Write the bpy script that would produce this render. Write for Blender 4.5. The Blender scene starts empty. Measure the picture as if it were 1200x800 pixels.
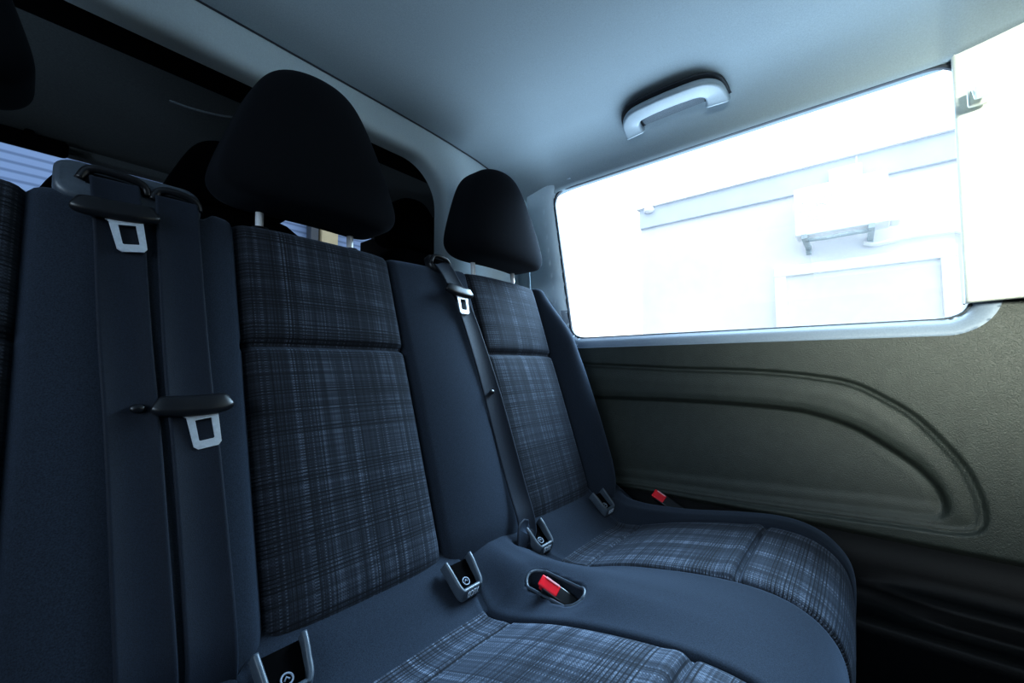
import bpy, bmesh, math, random
import numpy as np
from mathutils import Vector, Matrix

random.seed(4)
scn = bpy.context.scene
COL = scn.collection
PI = math.pi


def lin(r, g, b):
    f = lambda c: (c / 255 / 12.92) if c / 255 <= .04045 else ((c / 255 + .055) / 1.055) ** 2.4
    return (f(r), f(g), f(b), 1.0)


# ------------------------------------------------------------------ materials
def new_mat(name):
    m = bpy.data.materials.new(name)
    m.use_nodes = True
    nt = m.node_tree
    b = nt.nodes['Principled BSDF']
    return m, nt, b


def simple(name, col, rough=.5, metal=0., spec=.5, noise=None, bump=None, sheen=0., emis=None):
    m, nt, b = new_mat(name)
    b.inputs['Base Color'].default_value = (*col[:3], 1)
    b.inputs['Roughness'].default_value = rough
    b.inputs['Metallic'].default_value = metal
    b.inputs['Specular IOR Level'].default_value = spec
    if sheen:
        b.inputs['Sheen Weight'].default_value = sheen
        b.inputs['Sheen Roughness'].default_value = .45
        b.inputs['Sheen Tint'].default_value = (.55, .72, 1, 1)
    if emis:
        b.inputs['Emission Color'].default_value = (*emis[:3], 1)
        b.inputs['Emission Strength'].default_value = 1.0
    tc = nt.nodes.new('ShaderNodeTexCoord')
    if noise:
        n = nt.nodes.new('ShaderNodeTexNoise')
        n.inputs['Scale'].default_value = noise[0]
        n.inputs['Detail'].default_value = 4
        nt.links.new(tc.outputs['Object'], n.inputs['Vector'])
        r = nt.nodes.new('ShaderNodeMapRange')
        r.inputs[1].default_value = .3
        r.inputs[2].default_value = .7
        r.inputs[3].default_value = 1 - noise[1]
        r.inputs[4].default_value = 1 + noise[1]
        nt.links.new(n.outputs['Fac'], r.inputs[0])
        mx = nt.nodes.new('ShaderNodeVectorMath')
        mx.operation = 'SCALE'
        mx.inputs[0].default_value = col[:3]
        nt.links.new(r.outputs[0], mx.inputs['Scale'])
        nt.links.new(mx.outputs[0], b.inputs['Base Color'])
    if bump:
        n = nt.nodes.new('ShaderNodeTexNoise')
        n.inputs['Scale'].default_value = bump[0]
        n.inputs['Detail'].default_value = 2
        nt.links.new(tc.outputs['Object'], n.inputs['Vector'])
        bp = nt.nodes.new('ShaderNodeBump')
        bp.inputs['Strength'].default_value = bump[1]
        bp.inputs['Distance'].default_value = bump[2]
        nt.links.new(n.outputs['Fac'], bp.inputs['Height'])
        nt.links.new(bp.outputs[0], b.inputs['Normal'])
    return m


def plaid(name, gain=1.0):
    """dark navy woven cloth: pale warp and weft threads, irregular dark check lines; UV is in metres"""
    m, nt, b = new_mat(name)
    N, L = nt.nodes, nt.links
    uv = N.new('ShaderNodeUVMap')
    uv.uv_map = 'UVMap'
    sep = N.new('ShaderNodeSeparateXYZ')
    L.new(uv.outputs[0], sep.inputs[0])
    U, V = sep.outputs[0], sep.outputs[1]

    def math_(op, a, c=None, d=None, clamp=False):
        n = N.new('ShaderNodeMath')
        n.operation = op
        n.use_clamp = clamp
        for i, x in enumerate((a, c, d)):
            if x is None:
                continue
            if isinstance(x, (int, float)):
                n.inputs[i].default_value = x
            else:
                L.new(x, n.inputs[i])
        return n.outputs[0]

    def noise2(su, sv, off=0., detail=1.0):
        c = N.new('ShaderNodeCombineXYZ')
        L.new(math_('MULTIPLY', U, su), c.inputs[0])
        L.new(math_('MULTIPLY', V, sv), c.inputs[1])
        c.inputs[2].default_value = off
        n = N.new('ShaderNodeTexNoise')
        n.inputs['Scale'].default_value = 1.0
        n.inputs['Detail'].default_value = detail
        L.new(c.outputs[0], n.inputs['Vector'])
        return n.outputs['Fac']

    def rng(x, a, c, lo=0., hi=1.):
        n = N.new('ShaderNodeMapRange')
        n.interpolation_type = 'SMOOTHSTEP'
        for i, v in enumerate((a, c, lo, hi)):
            n.inputs[i + 1].default_value = v
        L.new(x, n.inputs[0])
        return n.outputs[0]

    warp = rng(noise2(300, 4, 1.3), .32, .72)          # vertical threads
    weft = rng(noise2(4, 300, 7.7), .32, .72)
    warpband = rng(noise2(55, .8, 4.2), .34, .68, .55, 1.)

    def lines(axis, period, gs, off, lo, hi, depth):
        # dark threads a few millimetres apart, gathered in irregular groups
        grp = rng(noise2(*((gs, .7) if axis == 'u' else (.7, gs)), off, 0.), lo, hi)
        wob = noise2(*((60, 1.5) if axis == 'u' else (1.5, 60)), off + 3, 0.)
        c = math_('ADD', math_('MULTIPLY', U if axis == 'u' else V, 2 * PI / period), math_('MULTIPLY', wob, 5.))
        ln = rng(math_('SINE', c), .25, .8)
        return math_('SUBTRACT', 1.0, math_('MULTIPLY', math_('MULTIPLY', grp, ln), depth))

    dh = lines('v', .0054, 46, 2.9, .44, .52, .86)
    dv = lines('u', .0050, 48, 5.9, .52, .60, .62)
    sv = math_('SINE', math_('MULTIPLY', V, 2 * PI / .0040))
    su = math_('SINE', math_('MULTIPLY', U, 2 * PI / .0036))
    weave = rng(math_('MULTIPLY', su, sv), -.5, .5, .72, 1.)
    stitch = math_('MULTIPLY', rng(noise2(330, .6, 12.4, 0.), .60, .67), rng(sv, -.1, .5))
    base = math_('ADD', math_('MULTIPLY', warp, .26), math_('MULTIPLY', weft, .26))
    base = math_('MULTIPLY', math_('MULTIPLY', math_('ADD', base, .13), warpband), weave)
    s = math_('ADD', base, math_('MULTIPLY', stitch, .27))
    s = math_('MULTIPLY', math_('MULTIPLY', s, dh), dv, clamp=True)
    cr = N.new('ShaderNodeValToRGB')
    e = cr.color_ramp.elements
    e[0].position = 0
    e[0].color = (.0035, .0045, .007, 1)
    e[1].position = .85
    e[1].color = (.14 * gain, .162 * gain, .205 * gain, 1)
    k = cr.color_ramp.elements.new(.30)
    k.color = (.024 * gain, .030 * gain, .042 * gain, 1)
    L.new(s, cr.inputs[0])
    L.new(cr.outputs[0], b.inputs['Base Color'])
    b.inputs['Roughness'].default_value = .85
    b.inputs['Specular IOR Level'].default_value = .25
    b.inputs['Sheen Weight'].default_value = .12
    b.inputs['Sheen Tint'].default_value = (.55, .72, 1, 1)
    bp = N.new('ShaderNodeBump')
    bp.inputs['Strength'].default_value = .35
    bp.inputs['Distance'].default_value = .0015
    L.new(s, bp.inputs['Height'])
    L.new(bp.outputs[0], b.inputs['Normal'])
    return m


M = {}
M['plain'] = simple('navy_plain_cloth', (.019, .0275, .042), .9, spec=.2, noise=(700, .35), bump=(900, .25, .001), sheen=.22)
M['plaid'] = plaid('woven_check_cloth')
M['plaid_lit'] = plaid('woven_check_seat_cloth', 1.9)  # same cloth, brightened so its colour carries the window light on the cushions
M['black_cloth'] = simple('black_headrest_cloth', (.0048, .0058, .0085), .95, spec=.1, noise=(800, .3), bump=(900, .25, .001), sheen=.05)
M['webbing'] = simple('belt_webbing', (.0095, .0155, .027), .65, spec=.25, noise=(600, .25), bump=(1200, .3, .0008), sheen=.10)
M['grey_plastic'] = simple('slate_plastic', (.075, .095, .12), .38, spec=.5, noise=(300, .1), bump=(700, .1, .0005))
M['dark_plastic'] = simple('black_plastic', (.009, .011, .015), .35, spec=.5, noise=(300, .1))
M['chrome'] = simple('chrome', (.95, .96, .98), .28, metal=.25, noise=(60, .05))
M['steel'] = simple('tongue_steel', (.72, .76, .82), .30, metal=.5, noise=(200, .08))
M['red'] = simple('red_button_plastic', (.75, .012, .03), .35, noise=(100, .08))
M['pink'] = simple('pale_red_edge', (.85, .45, .48), .3, noise=(100, .08))
M['white_print'] = simple('pale_lettering', (.60, .66, .74), .5, noise=(100, .05))
M['grey_print'] = simple('raised_emblem', (.26, .30, .37), .5, noise=(100, .05))
M['headliner'] = simple('headliner_cloth', (.345, .41, .455), .9, spec=.15, noise=(420, .07), bump=(900, .12, .001))
M['partition'] = simple('partition_trim', (.50, .585, .63), .62, spec=.3, noise=(500, .06), bump=(800, .1, .0008))
M['pillar'] = simple('pillar_trim', (.62, .72, .79), .55, spec=.35, noise=(500, .04), bump=(800, .08, .0006))
M['pillar_pale'] = simple('pale_pillar_trim', (.80, .82, .76), .6, spec=.3, noise=(400, .03), bump=(800, .06, .0006))
M['sidepanel'] = simple('grained_side_panel', (.038, .047, .041), .42, spec=.5, noise=(45, .12), bump=(520, .6, .0016))
M['sill'] = simple('window_surround', (.27, .325, .40), .42, spec=.5, noise=(300, .05), bump=(500, .1, .0006))  # paler and bluer than the side panel it rims
M['floor'] = simple('black_carpet', (.003, .0035, .0045), .95, spec=.05, noise=(300, .4), bump=(500, .6, .003))
M['lowtrim'] = simple('black_sill_plastic', (.003, .0036, .0046), .5, spec=.2, noise=(200, .3), bump=(400, .3, .001))
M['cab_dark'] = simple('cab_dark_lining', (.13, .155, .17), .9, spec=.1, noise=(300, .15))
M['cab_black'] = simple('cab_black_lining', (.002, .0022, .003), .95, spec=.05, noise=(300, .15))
M['cab_grey'] = simple('cab_grey_trim', (.08, .11, .14), .6, spec=.3, noise=(300, .1))
M['rubber'] = simple('window_rubber', (.035, .045, .06), .5, spec=.4, noise=(200, .1))
M['handle'] = simple('handle_plastic', (.36, .43, .49), .42, spec=.5, noise=(300, .04))
M['handle_recess'] = simple('handle_recess_plastic', (.20, .24, .28), .6, noise=(600, .25))
M['render_wall'] = simple('rendered_facade', (.83, .85, .88), .9, noise=(6, .02), bump=(60, .2, .004))
M['band'] = simple('facade_band', (.67, .73, .81), .9, noise=(5, .03))
M['ac_white'] = simple('white_enamel', (.93, .94, .95), .4, noise=(20, .01))
M['ac_grey'] = simple('grey_bracket', (.42, .5, .53), .5, noise=(30, .1))
M['blind'] = simple('window_blind_cloth', (.86, .88, .88), .9, noise=(8, .02))
M['beige'] = simple('beige_post_paint', (.30, .27, .19), .8, noise=(8, .06))
M['ground'] = simple('concrete_ground', (.30, .31, .31), .9, noise=(3, .1), bump=(30, .3, .01))
M['bodywork'] = simple('van_body', (.02, .024, .03), .6, noise=(3, .1))


def glass_mat():
    m, nt, b = new_mat('clear_glass')
    N, L = nt.nodes, nt.links
    N.remove(b)
    o = N['Material Output']
    tr = N.new('ShaderNodeBsdfTransparent')
    tr.inputs[0].default_value = (.96, .98, 1, 1)
    gl = N.new('ShaderNodeBsdfGlossy')
    gl.inputs['Roughness'].default_value = .02
    mx = N.new('ShaderNodeMixShader')
    mx.inputs[0].default_value = .02
    L.new(tr.outputs[0], mx.inputs[1])
    L.new(gl.outputs[0], mx.inputs[2])
    L.new(mx.outputs[0], o.inputs[0])
    return m


M['glass'] = glass_mat()


def shutter_mat():
    m, nt, b = new_mat('roller_shutter_slats')
    N, L = nt.nodes, nt.links
    tc = N.new('ShaderNodeTexCoord')
    w = N.new('ShaderNodeTexWave')
    w.bands_direction = 'Z'
    w.inputs['Scale'].default_value = 3.4
    w.inputs['Distortion'].default_value = 0
    L.new(tc.outputs['Object'], w.inputs['Vector'])
    cr = N.new('ShaderNodeValToRGB')
    cr.color_ramp.elements[0].color = (.065, .105, .19, 1)
    cr.color_ramp.elements[1].position = .45
    cr.color_ramp.elements[1].color = (.13, .19, .31, 1)
    L.new(w.outputs['Fac'], cr.inputs[0])
    L.new(cr.outputs[0], b.inputs['Base Color'])
    b.inputs['Roughness'].default_value = .6
    return m


M['shutter'] = shutter_mat()


# ------------------------------------------------------------------ object helpers
def mesh_obj(name, verts, faces, mat, parent=None, smooth=True, uvs=None):
    me = bpy.data.meshes.new(name)
    me.from_pydata([tuple(map(float, v)) for v in verts], [], [tuple(int(i) for i in f) for f in faces])
    if uvs is not None:
        ul = me.uv_layers.new(name='UVMap')
        li = np.empty(len(me.loops), dtype=np.int32)
        me.loops.foreach_get('vertex_index', li)
        ul.data.foreach_set('uv', np.asarray(uvs, dtype=np.float32)[li].ravel())
    me.materials.append(mat)
    if smooth:
        me.polygons.foreach_set('use_smooth', [True] * len(me.polygons))
    me.update()
    o = bpy.data.objects.new(name, me)
    COL.objects.link(o)
    if parent:
        o.parent = parent
    return o


def bm_obj(name, bm, mat, parent=None, smooth=True, bevel=0, seg=3):
    bmesh.ops.recalc_face_normals(bm, faces=bm.faces)
    me = bpy.data.meshes.new(name)
    bm.to_mesh(me)
    bm.free()
    me.materials.append(mat)
    if smooth:
        me.polygons.foreach_set('use_smooth', [True] * len(me.polygons))
    o = bpy.data.objects.new(name, me)
    COL.objects.link(o)
    if parent:
        o.parent = parent
    if bevel:
        b = o.modifiers.new('bevel', 'BEVEL')
        b.width = bevel
        b.segments = seg
        b.limit_method = 'ANGLE'
        b.angle_limit = math.radians(35)
        w = o.modifiers.new('wn', 'WEIGHTED_NORMAL')
    return o


def thing(name, label, cat, loc=(0, 0, 0), group=None):
    o = bpy.data.objects.new(name, None)
    o.empty_display_size = .05
    COL.objects.link(o)
    o.location = loc
    o['label'] = label
    o['category'] = cat
    if group:
        o['group'] = group
    return o


def tag(o, label, cat, group=None):
    o['label'] = label
    o['category'] = cat
    if group:
        o['group'] = group
    return o


def struct(o, label=None):
    o['kind'] = 'structure'
    if label:
        o['label'] = label
    return o


def add_box(bm, c, s, rot=None):
    r = bmesh.ops.create_cube(bm, size=1.0)
    mat = Matrix.Translation(c) @ (rot.to_4x4() if rot else Matrix()) @ Matrix.Diagonal((*s, 1))
    bmesh.ops.transform(bm, matrix=mat, verts=r['verts'])
    return r['verts']


def box_obj(name, c, s, mat, parent=None, bevel=0, rot=None):
    bm = bmesh.new()
    add_box(bm, c, s, rot)
    return bm_obj(name, bm, mat, parent, smooth=bool(bevel), bevel=bevel)


def grid_faces(nu, nv, off=0):
    i = np.arange(nu - 1)[:, None] * nv + np.arange(nv - 1)[None, :]
    i = i.ravel() + off
    return np.stack([i, i + nv, i + nv + 1, i + 1], axis=1)


def catmull(P, n, closed=False):
    P = np.asarray(P, float)
    m = len(P)
    out = []
    segs = m if closed else m - 1
    for k in range(segs):
        p1, p2 = P[k % m], P[(k + 1) % m]
        p0 = P[(k - 1) % m] if closed or k > 0 else 2 * p1 - p2
        p3 = P[(k + 2) % m] if closed or k < m - 2 else 2 * p2 - p1
        for j in range(n):
            t = j / n
            out.append(.5 * (2 * p1 + (p2 - p0) * t + (2 * p0 - 5 * p1 + 4 * p2 - p3) * t * t + (3 * p1 - p0 - 3 * p2 + p3) * t ** 3))
    if not closed:
        out.append(P[-1])
    return np.array(out)


def resample(P, n):
    P = np.asarray(P, float)
    d = np.r_[0, np.cumsum(np.linalg.norm(np.diff(P, axis=0), axis=1))]
    t = np.linspace(0, d[-1], n)
    return np.stack([np.interp(t, d, P[:, i]) for i in range(P.shape[1])], axis=1)


def sweep(path, prof, up, closed=False, scale=None, cap=True):
    """loft the closed 2-D profile along a 3-D path; up is a vector (or one per point) for the frame"""
    P = np.asarray(path, float)
    n, m = len(P), len(prof)
    T = np.gradient(P, axis=0) if not closed else np.roll(P, -1, 0) - np.roll(P, 1, 0)
    T /= np.linalg.norm(T, axis=1)[:, None]
    V = []
    for i in range(n):
        u = np.asarray(up[i] if np.ndim(up) == 2 else up, float)
        s = np.cross(T[i], u)
        s /= np.linalg.norm(s)
        w = np.cross(s, T[i])
        k = scale[i] if scale is not None else 1.
        for a, b in prof:
            V.append(P[i] + s * a * k + w * b * k)
    F = []
    for i in range(n if closed else n - 1):
        for j in range(m):
            a, b = i * m + j, i * m + (j + 1) % m
            c, d = ((i + 1) % n) * m + (j + 1) % m, ((i + 1) % n) * m + j
            F.append((a, b, c, d))
    if cap and not closed:
        F.append(tuple(range(m - 1, -1, -1)))
        F.append(tuple((n - 1) * m + j for j in range(m)))
    return V, F


def rrect(w, h, r, n=5):
    """rounded-rectangle outline, counter-clockwise"""
    pts = []
    for cx, cy, a0 in ((w / 2 - r, h / 2 - r, 0), (-w / 2 + r, h / 2 - r, 90), (-w / 2 + r, -h / 2 + r, 180), (w / 2 - r, -h / 2 + r, 270)):
        for k in range(n + 1):
            a = math.radians(a0 + 90 * k / n)
            pts.append((cx + r * math.cos(a), cy + r * math.sin(a)))
    return pts


def circ(r, n=12, ry=None):
    return [(r * math.cos(2 * PI * k / n), (ry or r) * math.sin(2 * PI * k / n)) for k in range(n)]


def sstep(x, a, b):
    t = np.clip((x - a) / (b - a), 0, 1)
    return t * t * (3 - 2 * t)


# ------------------------------------------------------------------ bench
# backrest frame: origin on the front plane at the cushion, S runs up the recline, NRM points out of the front
B0 = np.array([0, .555, .41])
SU = np.array([0, .316, .949])
NRM = np.array([0, -.949, .316])


def bpt(x, s, h):
    return B0 + SU * s + NRM * h + np.array([x, 0, 0])


bench = thing('rear_bench_seat', 'three-place dark blue rear bench with checked woven panels along the van wall', 'bench seat', (.35, .4, 0))
BL = Vector(bench.location)


def on_bench(o):
    """keep world placement while parenting under the bench"""
    o.parent = bench
    o.location = o.location - BL
    return o


PANELS = [(-.288, -.008), (.207, .490), (.722, 1.008)]
SEAM_S = .427
XL = -.42


def xr_of(s):
    return np.interp(s, [-.06, 0, .05, .1, .22, .36, .5, .6, .66], [1.075, 1.085, 1.105, 1.122, 1.128, 1.122, 1.100, 1.070, 1.045])


def backrest_h(x, s):
    """outward relief of the backrest cloth (metres)"""
    h = np.zeros_like(x)
    edges = sorted([e for p in PANELS for e in p])
    for a, b in PANELS:
        t = (x - a) / (b - a)
        ins = (t >= 0) & (t <= 1)
        bul = np.clip(1 - (2 * t - 1) ** 4, 0, 1)
        pil = np.where(s > SEAM_S, 1 - (2 * np.clip((s - SEAM_S) / .22, 0, 1) - 1) ** 4, 1 - (2 * np.clip(s / SEAM_S, 0, 1) - 1) ** 6)
        h = np.where(ins, .013 * bul * (.45 + .55 * pil), h)
        g = np.exp(-((s - SEAM_S) / .0065) ** 2)
        h = np.where(ins, h - .011 * g, h)
    # bolsters
    a, b = PANELS[0][1], PANELS[1][0]
    t = np.clip((x - a) / (b - a), 0, 1)
    h += np.where((x > a) & (x < b), .020 * np.sin(PI * t) ** .55, 0)
    a, b = PANELS[1][1], PANELS[2][0]
    t = np.clip((x - a) / (b - a), 0, 1)
    h += np.where((x > a) & (x < b), .020 * np.sin(PI * t) ** .6 * (.5 + .5 * sstep(s, .62, .3)), 0)
    a = PANELS[2][1]
    xr = xr_of(s)
    t = np.clip((x - a) / np.maximum(xr - a, .02), 0, 1)
    amp = .042 * sstep(s, .66, .45) + .012
    prof = np.where(t < .5, np.sin(PI * t), 1 - (2 * t - 1) ** 2.6 * 1.0) * amp - np.where(t > .5, (2 * t - 1) ** 4 * .05, 0)
    h += np.where(x > a, prof, 0)
    a = PANELS[0][0]
    t = np.clip((a - x) / (a - XL), 0, 1)
    h += np.where(x < a, np.where(t < .5, np.sin(PI * t), 1 - (2 * t - 1) ** 2.6) * .05 - np.where(t > .5, (2 * t - 1) ** 4 * .05, 0), 0)
    for e in edges:
        h -= .010 * np.exp(-((x - e) / .0055) ** 2)
    # tuck the foot of the backrest under
    h -= .045 * np.clip((.07 - s) / .11, 0, 1.4) ** 2
    return h


def stop_of(x):
    """height of the top edge along the bench"""
    return .640 - .014 * sstep(x, .180, .162) + .012 * sstep(x, .6, .72)


def build_backrest():
    xs = [XL]
    marks = sorted([XL] + [e for p in PANELS for e in p])
    cols = []
    for a, b in zip(marks[:-1], marks[1:]):
        n = max(6, int((b - a) / .006))
        cols += list(np.linspace(a, b, n, endpoint=False))
    a = marks[-1]
    nb = 22
    nfix = len(cols)
    r = .022
    ns = 150
    arcn, topn, backn = 8, 4, 6
    sp = np.linspace(-.06, 1, ns)
    rows = []
    X = []
    for i in range(nfix + nb):
        q = None if i < nfix else (i - nfix) / (nb - 1)
        st = float(stop_of(np.array(cols[i] if q is None else 1.02)))
        if q is not None:
            st -= .02 * q ** 2
        s = np.linspace(-.06, st - r, ns)
        x = np.full(ns, cols[i]) if q is None else a + (xr_of(s) - a) * math.sin(q * PI / 2) ** 1.0
        h = backrest_h(x, s)
        pts = [bpt(x[k], s[k], h[k]) for k in range(ns)]
        uv = [(x[k], s[k]) for k in range(ns)]
        he = h[-1]
        xe = x[-1]
        for k in range(1, arcn + 1):
            an = k / arcn * PI / 2
            pts.append(bpt(xe, st - r + r * math.sin(an), he - r + r * math.cos(an)))
            uv.append((xe, st - r + r * an))
        for k in range(1, topn + 1):
            pts.append(bpt(xe, st, he - r - (.075) * k / topn))
            uv.append((xe, st + .03 + .02 * k))
        for k in range(1, backn + 1):
            pts.append(bpt(min(xe, 1.10), st - (st + .06) * k / backn, -.115 + .0 * k))
            uv.append((xe, st + .2 + .02 * k))
        rows.append(pts)
        X.append(uv)
    V = np.array(rows)
    nu, nv = V.shape[:2]
    F = grid_faces(nu, nv)
    UV = np.array(X).reshape(-1, 2)
    V = V.reshape(-1, 3)
    col = F[:, 0] // nv
    row = F[:, 0] % nv
    xc = np.array(cols + [9] * nb)
    V = V - np.array(BL)
    front = row < ns + arcn - 1
    used = np.zeros(len(F), bool)
    panels = []
    for a0, b0 in PANELS:
        nextx = np.array(cols[1:] + [PANELS[2][1]] + [9] * nb)
        m = (xc[col] >= a0 - 1e-6) & (nextx[col] <= b0 + 1e-6) & front
        used |= m
        panels.append(m)
    # end caps so the backrest is closed at both ends
    caps = [tuple(range(nv)), tuple((nu - 1) * nv + k for k in range(nv - 1, -1, -1))]
    br = mesh_obj('backrest', V, [tuple(f) for f in F[~used]] + caps, M['plain'], bench, uvs=UV)
    for m in panels:
        f = F[m]
        ids, inv = np.unique(f.ravel(), return_inverse=True)
        o = mesh_obj('backrest_panel', V[ids], inv.reshape(-1, 4), M['plaid'], br, uvs=UV[ids])
        o['label'] = 'woven check panel with a stitched cross seam'
    return br


backrest = build_backrest()

# cushion profiles (y, z) from the back gap over the crown and down the front
PA = [(.62, .47), (.585, .452), (.545, .424), (.505, .394), (.465, .381), (.42, .388), (.33, .418), (.22, .440), (.14, .446), (.085, .438), (.045, .413), (.026, .370), (.026, .30), (.036, .22), (.055, .17), (.11, .155)]
PB = [(.62, .47), (.59, .458), (.55, .446), (.505, .437), (.465, .434), (.42, .435), (.33, .442), (.22, .448), (.14, .447), (.085, .436), (.043, .411), (.022, .370), (.022, .30), (.034, .22), (.055, .17), (.11, .155)]
PBE = [(.62, .50), (.595, .488), (.568, .460), (.54, .437), (.505, .424), (.465, .420), (.42, .421), (.33, .430), (.22, .448), (.14, .456), (.085, .448), (.044, .422), (.020, .378), (.020, .30), (.034, .22), (.055, .17), (.11, .155)]
CP = [(-.30, -.03, -.33, -.02), (.205, .498, .200, .520), (.722, .985, .742, 1.022)]   # panel edges: back (left,right), front (left,right)
CXL, CXR = -.43, 1.118


def cushion_edges(y):
    t = np.clip((.48 - y) / .36, 0, 1.1)
    e = .030 * np.clip((y - .47) / .07, 0, 1)
    return [(b0 + (f0 - b0) * t - e, b1 + (f1 - b1) * t + e) for b0, b1, f0, f1 in CP]


def build_cushion():
    nv = 300
    A = resample(catmull(PA, 10), nv)
    Bm = resample(catmull(PB, 10), nv)
    E = resample(catmull(PBE, 10), nv)
    # columns follow the seams: normalised coordinate per strip
    strips = [('b', 26), ('p', 40), ('b', 40), ('p', 44), ('b', 44), ('p', 44), ('b', 26)]
    yv = A[:, 0]
    ed = cushion_edges(yv)
    bounds = [np.full(nv, CXL)]
    for a, b in ed:
        bounds += [a, b]
    bounds.append(np.full(nv, CXR))
    rows, kinds = [], []
    R = .045
    for si, (k, n) in enumerate(strips):
        last = si == len(strips) - 1
        for j in range(n + (1 if last else 0)):
            t = j / n
            if last:
                t = math.sin(t * PI / 2)
            elif si == 0:
                t = 1 - math.sin((1 - t) * PI / 2)
            x = bounds[si] + (bounds[si + 1] - bounds[si]) * t
            wid = float(np.mean(bounds[si + 1] - bounds[si]))
            if k == 'p':
                d = min(t, 1 - t) * wid
                w = max(0, 1 - d / .035) ** 2 * (.40 if (si == 5 and t > .5) else .15)
                other = E if (si == 5 and t > .5) else Bm
                prof = A * (1 - w) + other * w
                # puffy panel
                bul = .006 * (1 - (2 * t - 1) ** 4)
            else:
                edge = si in (0, len(strips) - 1)
                d = (t if si else 1) * wid if si in (6,) else (1 - t) * wid if si == 0 else min(t, 1 - t) * wid
                w = (.40 + .60 * float(sstep(np.array(d), 0, .035))) if edge else (.15 + .85 * float(sstep(np.array(d), 0, .100 if (si == 4 and t > .5) else .085)))
                prof = A * (1 - w) + (E if edge else Bm) * w
                bul = 0
            prof = prof.copy()
            seam = math.exp(-(d / .004) ** 2)
            # surface normal in the profile plane
            T = np.gradient(prof, axis=0)
            T /= np.linalg.norm(T, axis=1)[:, None]
            nrm = np.stack([T[:, 1], -T[:, 0]], axis=1)      # for a profile running to -y this is up
            nrm = np.where((nrm[:, 1] < 0)[:, None] & (T[:, 0] < 0)[:, None], -nrm, nrm)
            off = bul - .008 * seam
            prof = prof + nrm * np.full(nv, off)[:, None]
            if k == 'p':
                g = np.exp(-((A[:, 0] - .160) / .0045) ** 2) * (A[:, 1] > .36) + .75 * np.exp(-((A[:, 0] - .422) / .004) ** 2)
                prof += nrm * (-.010 * g + .003 * np.exp(-((A[:, 0] - .175) / .012) ** 2))[:, None]
            # roll the outer ends over
            if si == 6 or si == 0:
                dist = (CXR - x) if si == 6 else (x - CXL)
                q = np.clip(1 - dist / R, 0, 1)
                drop = R * (1 - np.sqrt(np.clip(1 - q ** 2, 0, 1)))
                cen = np.array([.30, .24])
                dirv = prof - cen
                L_ = np.linalg.norm(dirv, axis=1)[:, None]
                prof = prof - dirv / L_ * drop[:, None]
            # buckle pocket in the bolster between the seats
            z = prof[:, 1].copy()
            y = prof[:, 0]
            px, py, ang = .572, .390, math.radians(-8)
            lx = (x - px) * math.cos(ang) + (y - py) * math.sin(ang)
            ly = -(x - px) * math.sin(ang) + (y - py) * math.cos(ang)
            sd = np.hypot(lx, np.maximum(np.abs(ly) - .036, 0)) - .018
            z -= .065 * sstep(-sd, -.004, .007)
            z -= .006 * np.exp(-(sd / .02) ** 2)
            # belt slot
            lx, ly = x - .655, y - .522
            sd = np.hypot(np.maximum(np.abs(lx) - .014, 0), ly) - .008
            z -= .05 * sstep(-sd, -.004, .005)
            # creases radiating at the back corners
            rows.append(np.stack([x, y, z], axis=1))
            kinds.append(si)
    V = np.array(rows)
    nu = V.shape[0]
    UV = np.zeros((nu, nv, 2))
    dl = np.r_[0, np.cumsum(np.linalg.norm(np.diff(A, axis=0), axis=1))]
    UV[:, :, 0] = V[:, :, 0]
    UV[:, :, 1] = dl[None, :]
    F = grid_faces(nu, nv)
    V = V.reshape(-1, 3) - np.array(BL)
    UV = UV.reshape(-1, 2)
    col = F[:, 0] // nv
    row = F[:, 0] % nv
    kinds = np.array(kinds)
    # plaid only starts at the dip, the cloth behind it is plain
    r0 = int(np.argmin(np.abs(A[:, 0] - .478)))
    r1 = int(np.argmin(np.abs(A[:, 1] - .24) + (A[:, 0] > .2) * 9))
    used = np.zeros(len(F), bool)
    ms = []
    for si in (1, 3, 5):
        m = (kinds[col] == si) & (row >= r0) & (row < r1)
        used |= m
        ms.append(m)
    caps = [tuple(range(nv - 1, -1, -1)), tuple((nu - 1) * nv + k for k in range(nv))]
    bottom = [(c * nv + nv - 1, c * nv, (c + 1) * nv, (c + 1) * nv + nv - 1) for c in range(nu - 1)]
    cu = mesh_obj('seat_cushion', V, [tuple(f) for f in F[~used]] + caps, M['plain'], bench, uvs=UV)
    for m in ms:
        f = F[m]
        ids, inv = np.unique(f.ravel(), return_inverse=True)
        o = mesh_obj('cushion_panel', V[ids], inv.reshape(-1, 4), M['plaid_lit'], cu, uvs=UV[ids])
        o['label'] = 'woven check seat panel with cross seams'
    return cu


cushion = build_cushion()
for o in (backrest, cushion, *backrest.children, *cushion.children):
    # consistent outward normals
    bm = bmesh.new()
    bm.from_mesh(o.data)
    bmesh.ops.recalc_face_normals(bm, faces=bm.faces)
    bm.to_mesh(o.data)
    bm.free()

for x in (-.25, .30, .95):
    bm = bmesh.new()
    add_box(bm, (x, .40, .085), (.05, .30, .17))
    on_bench(bm_obj('leg', bm, M['lowtrim'], bevel=.008))


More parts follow.
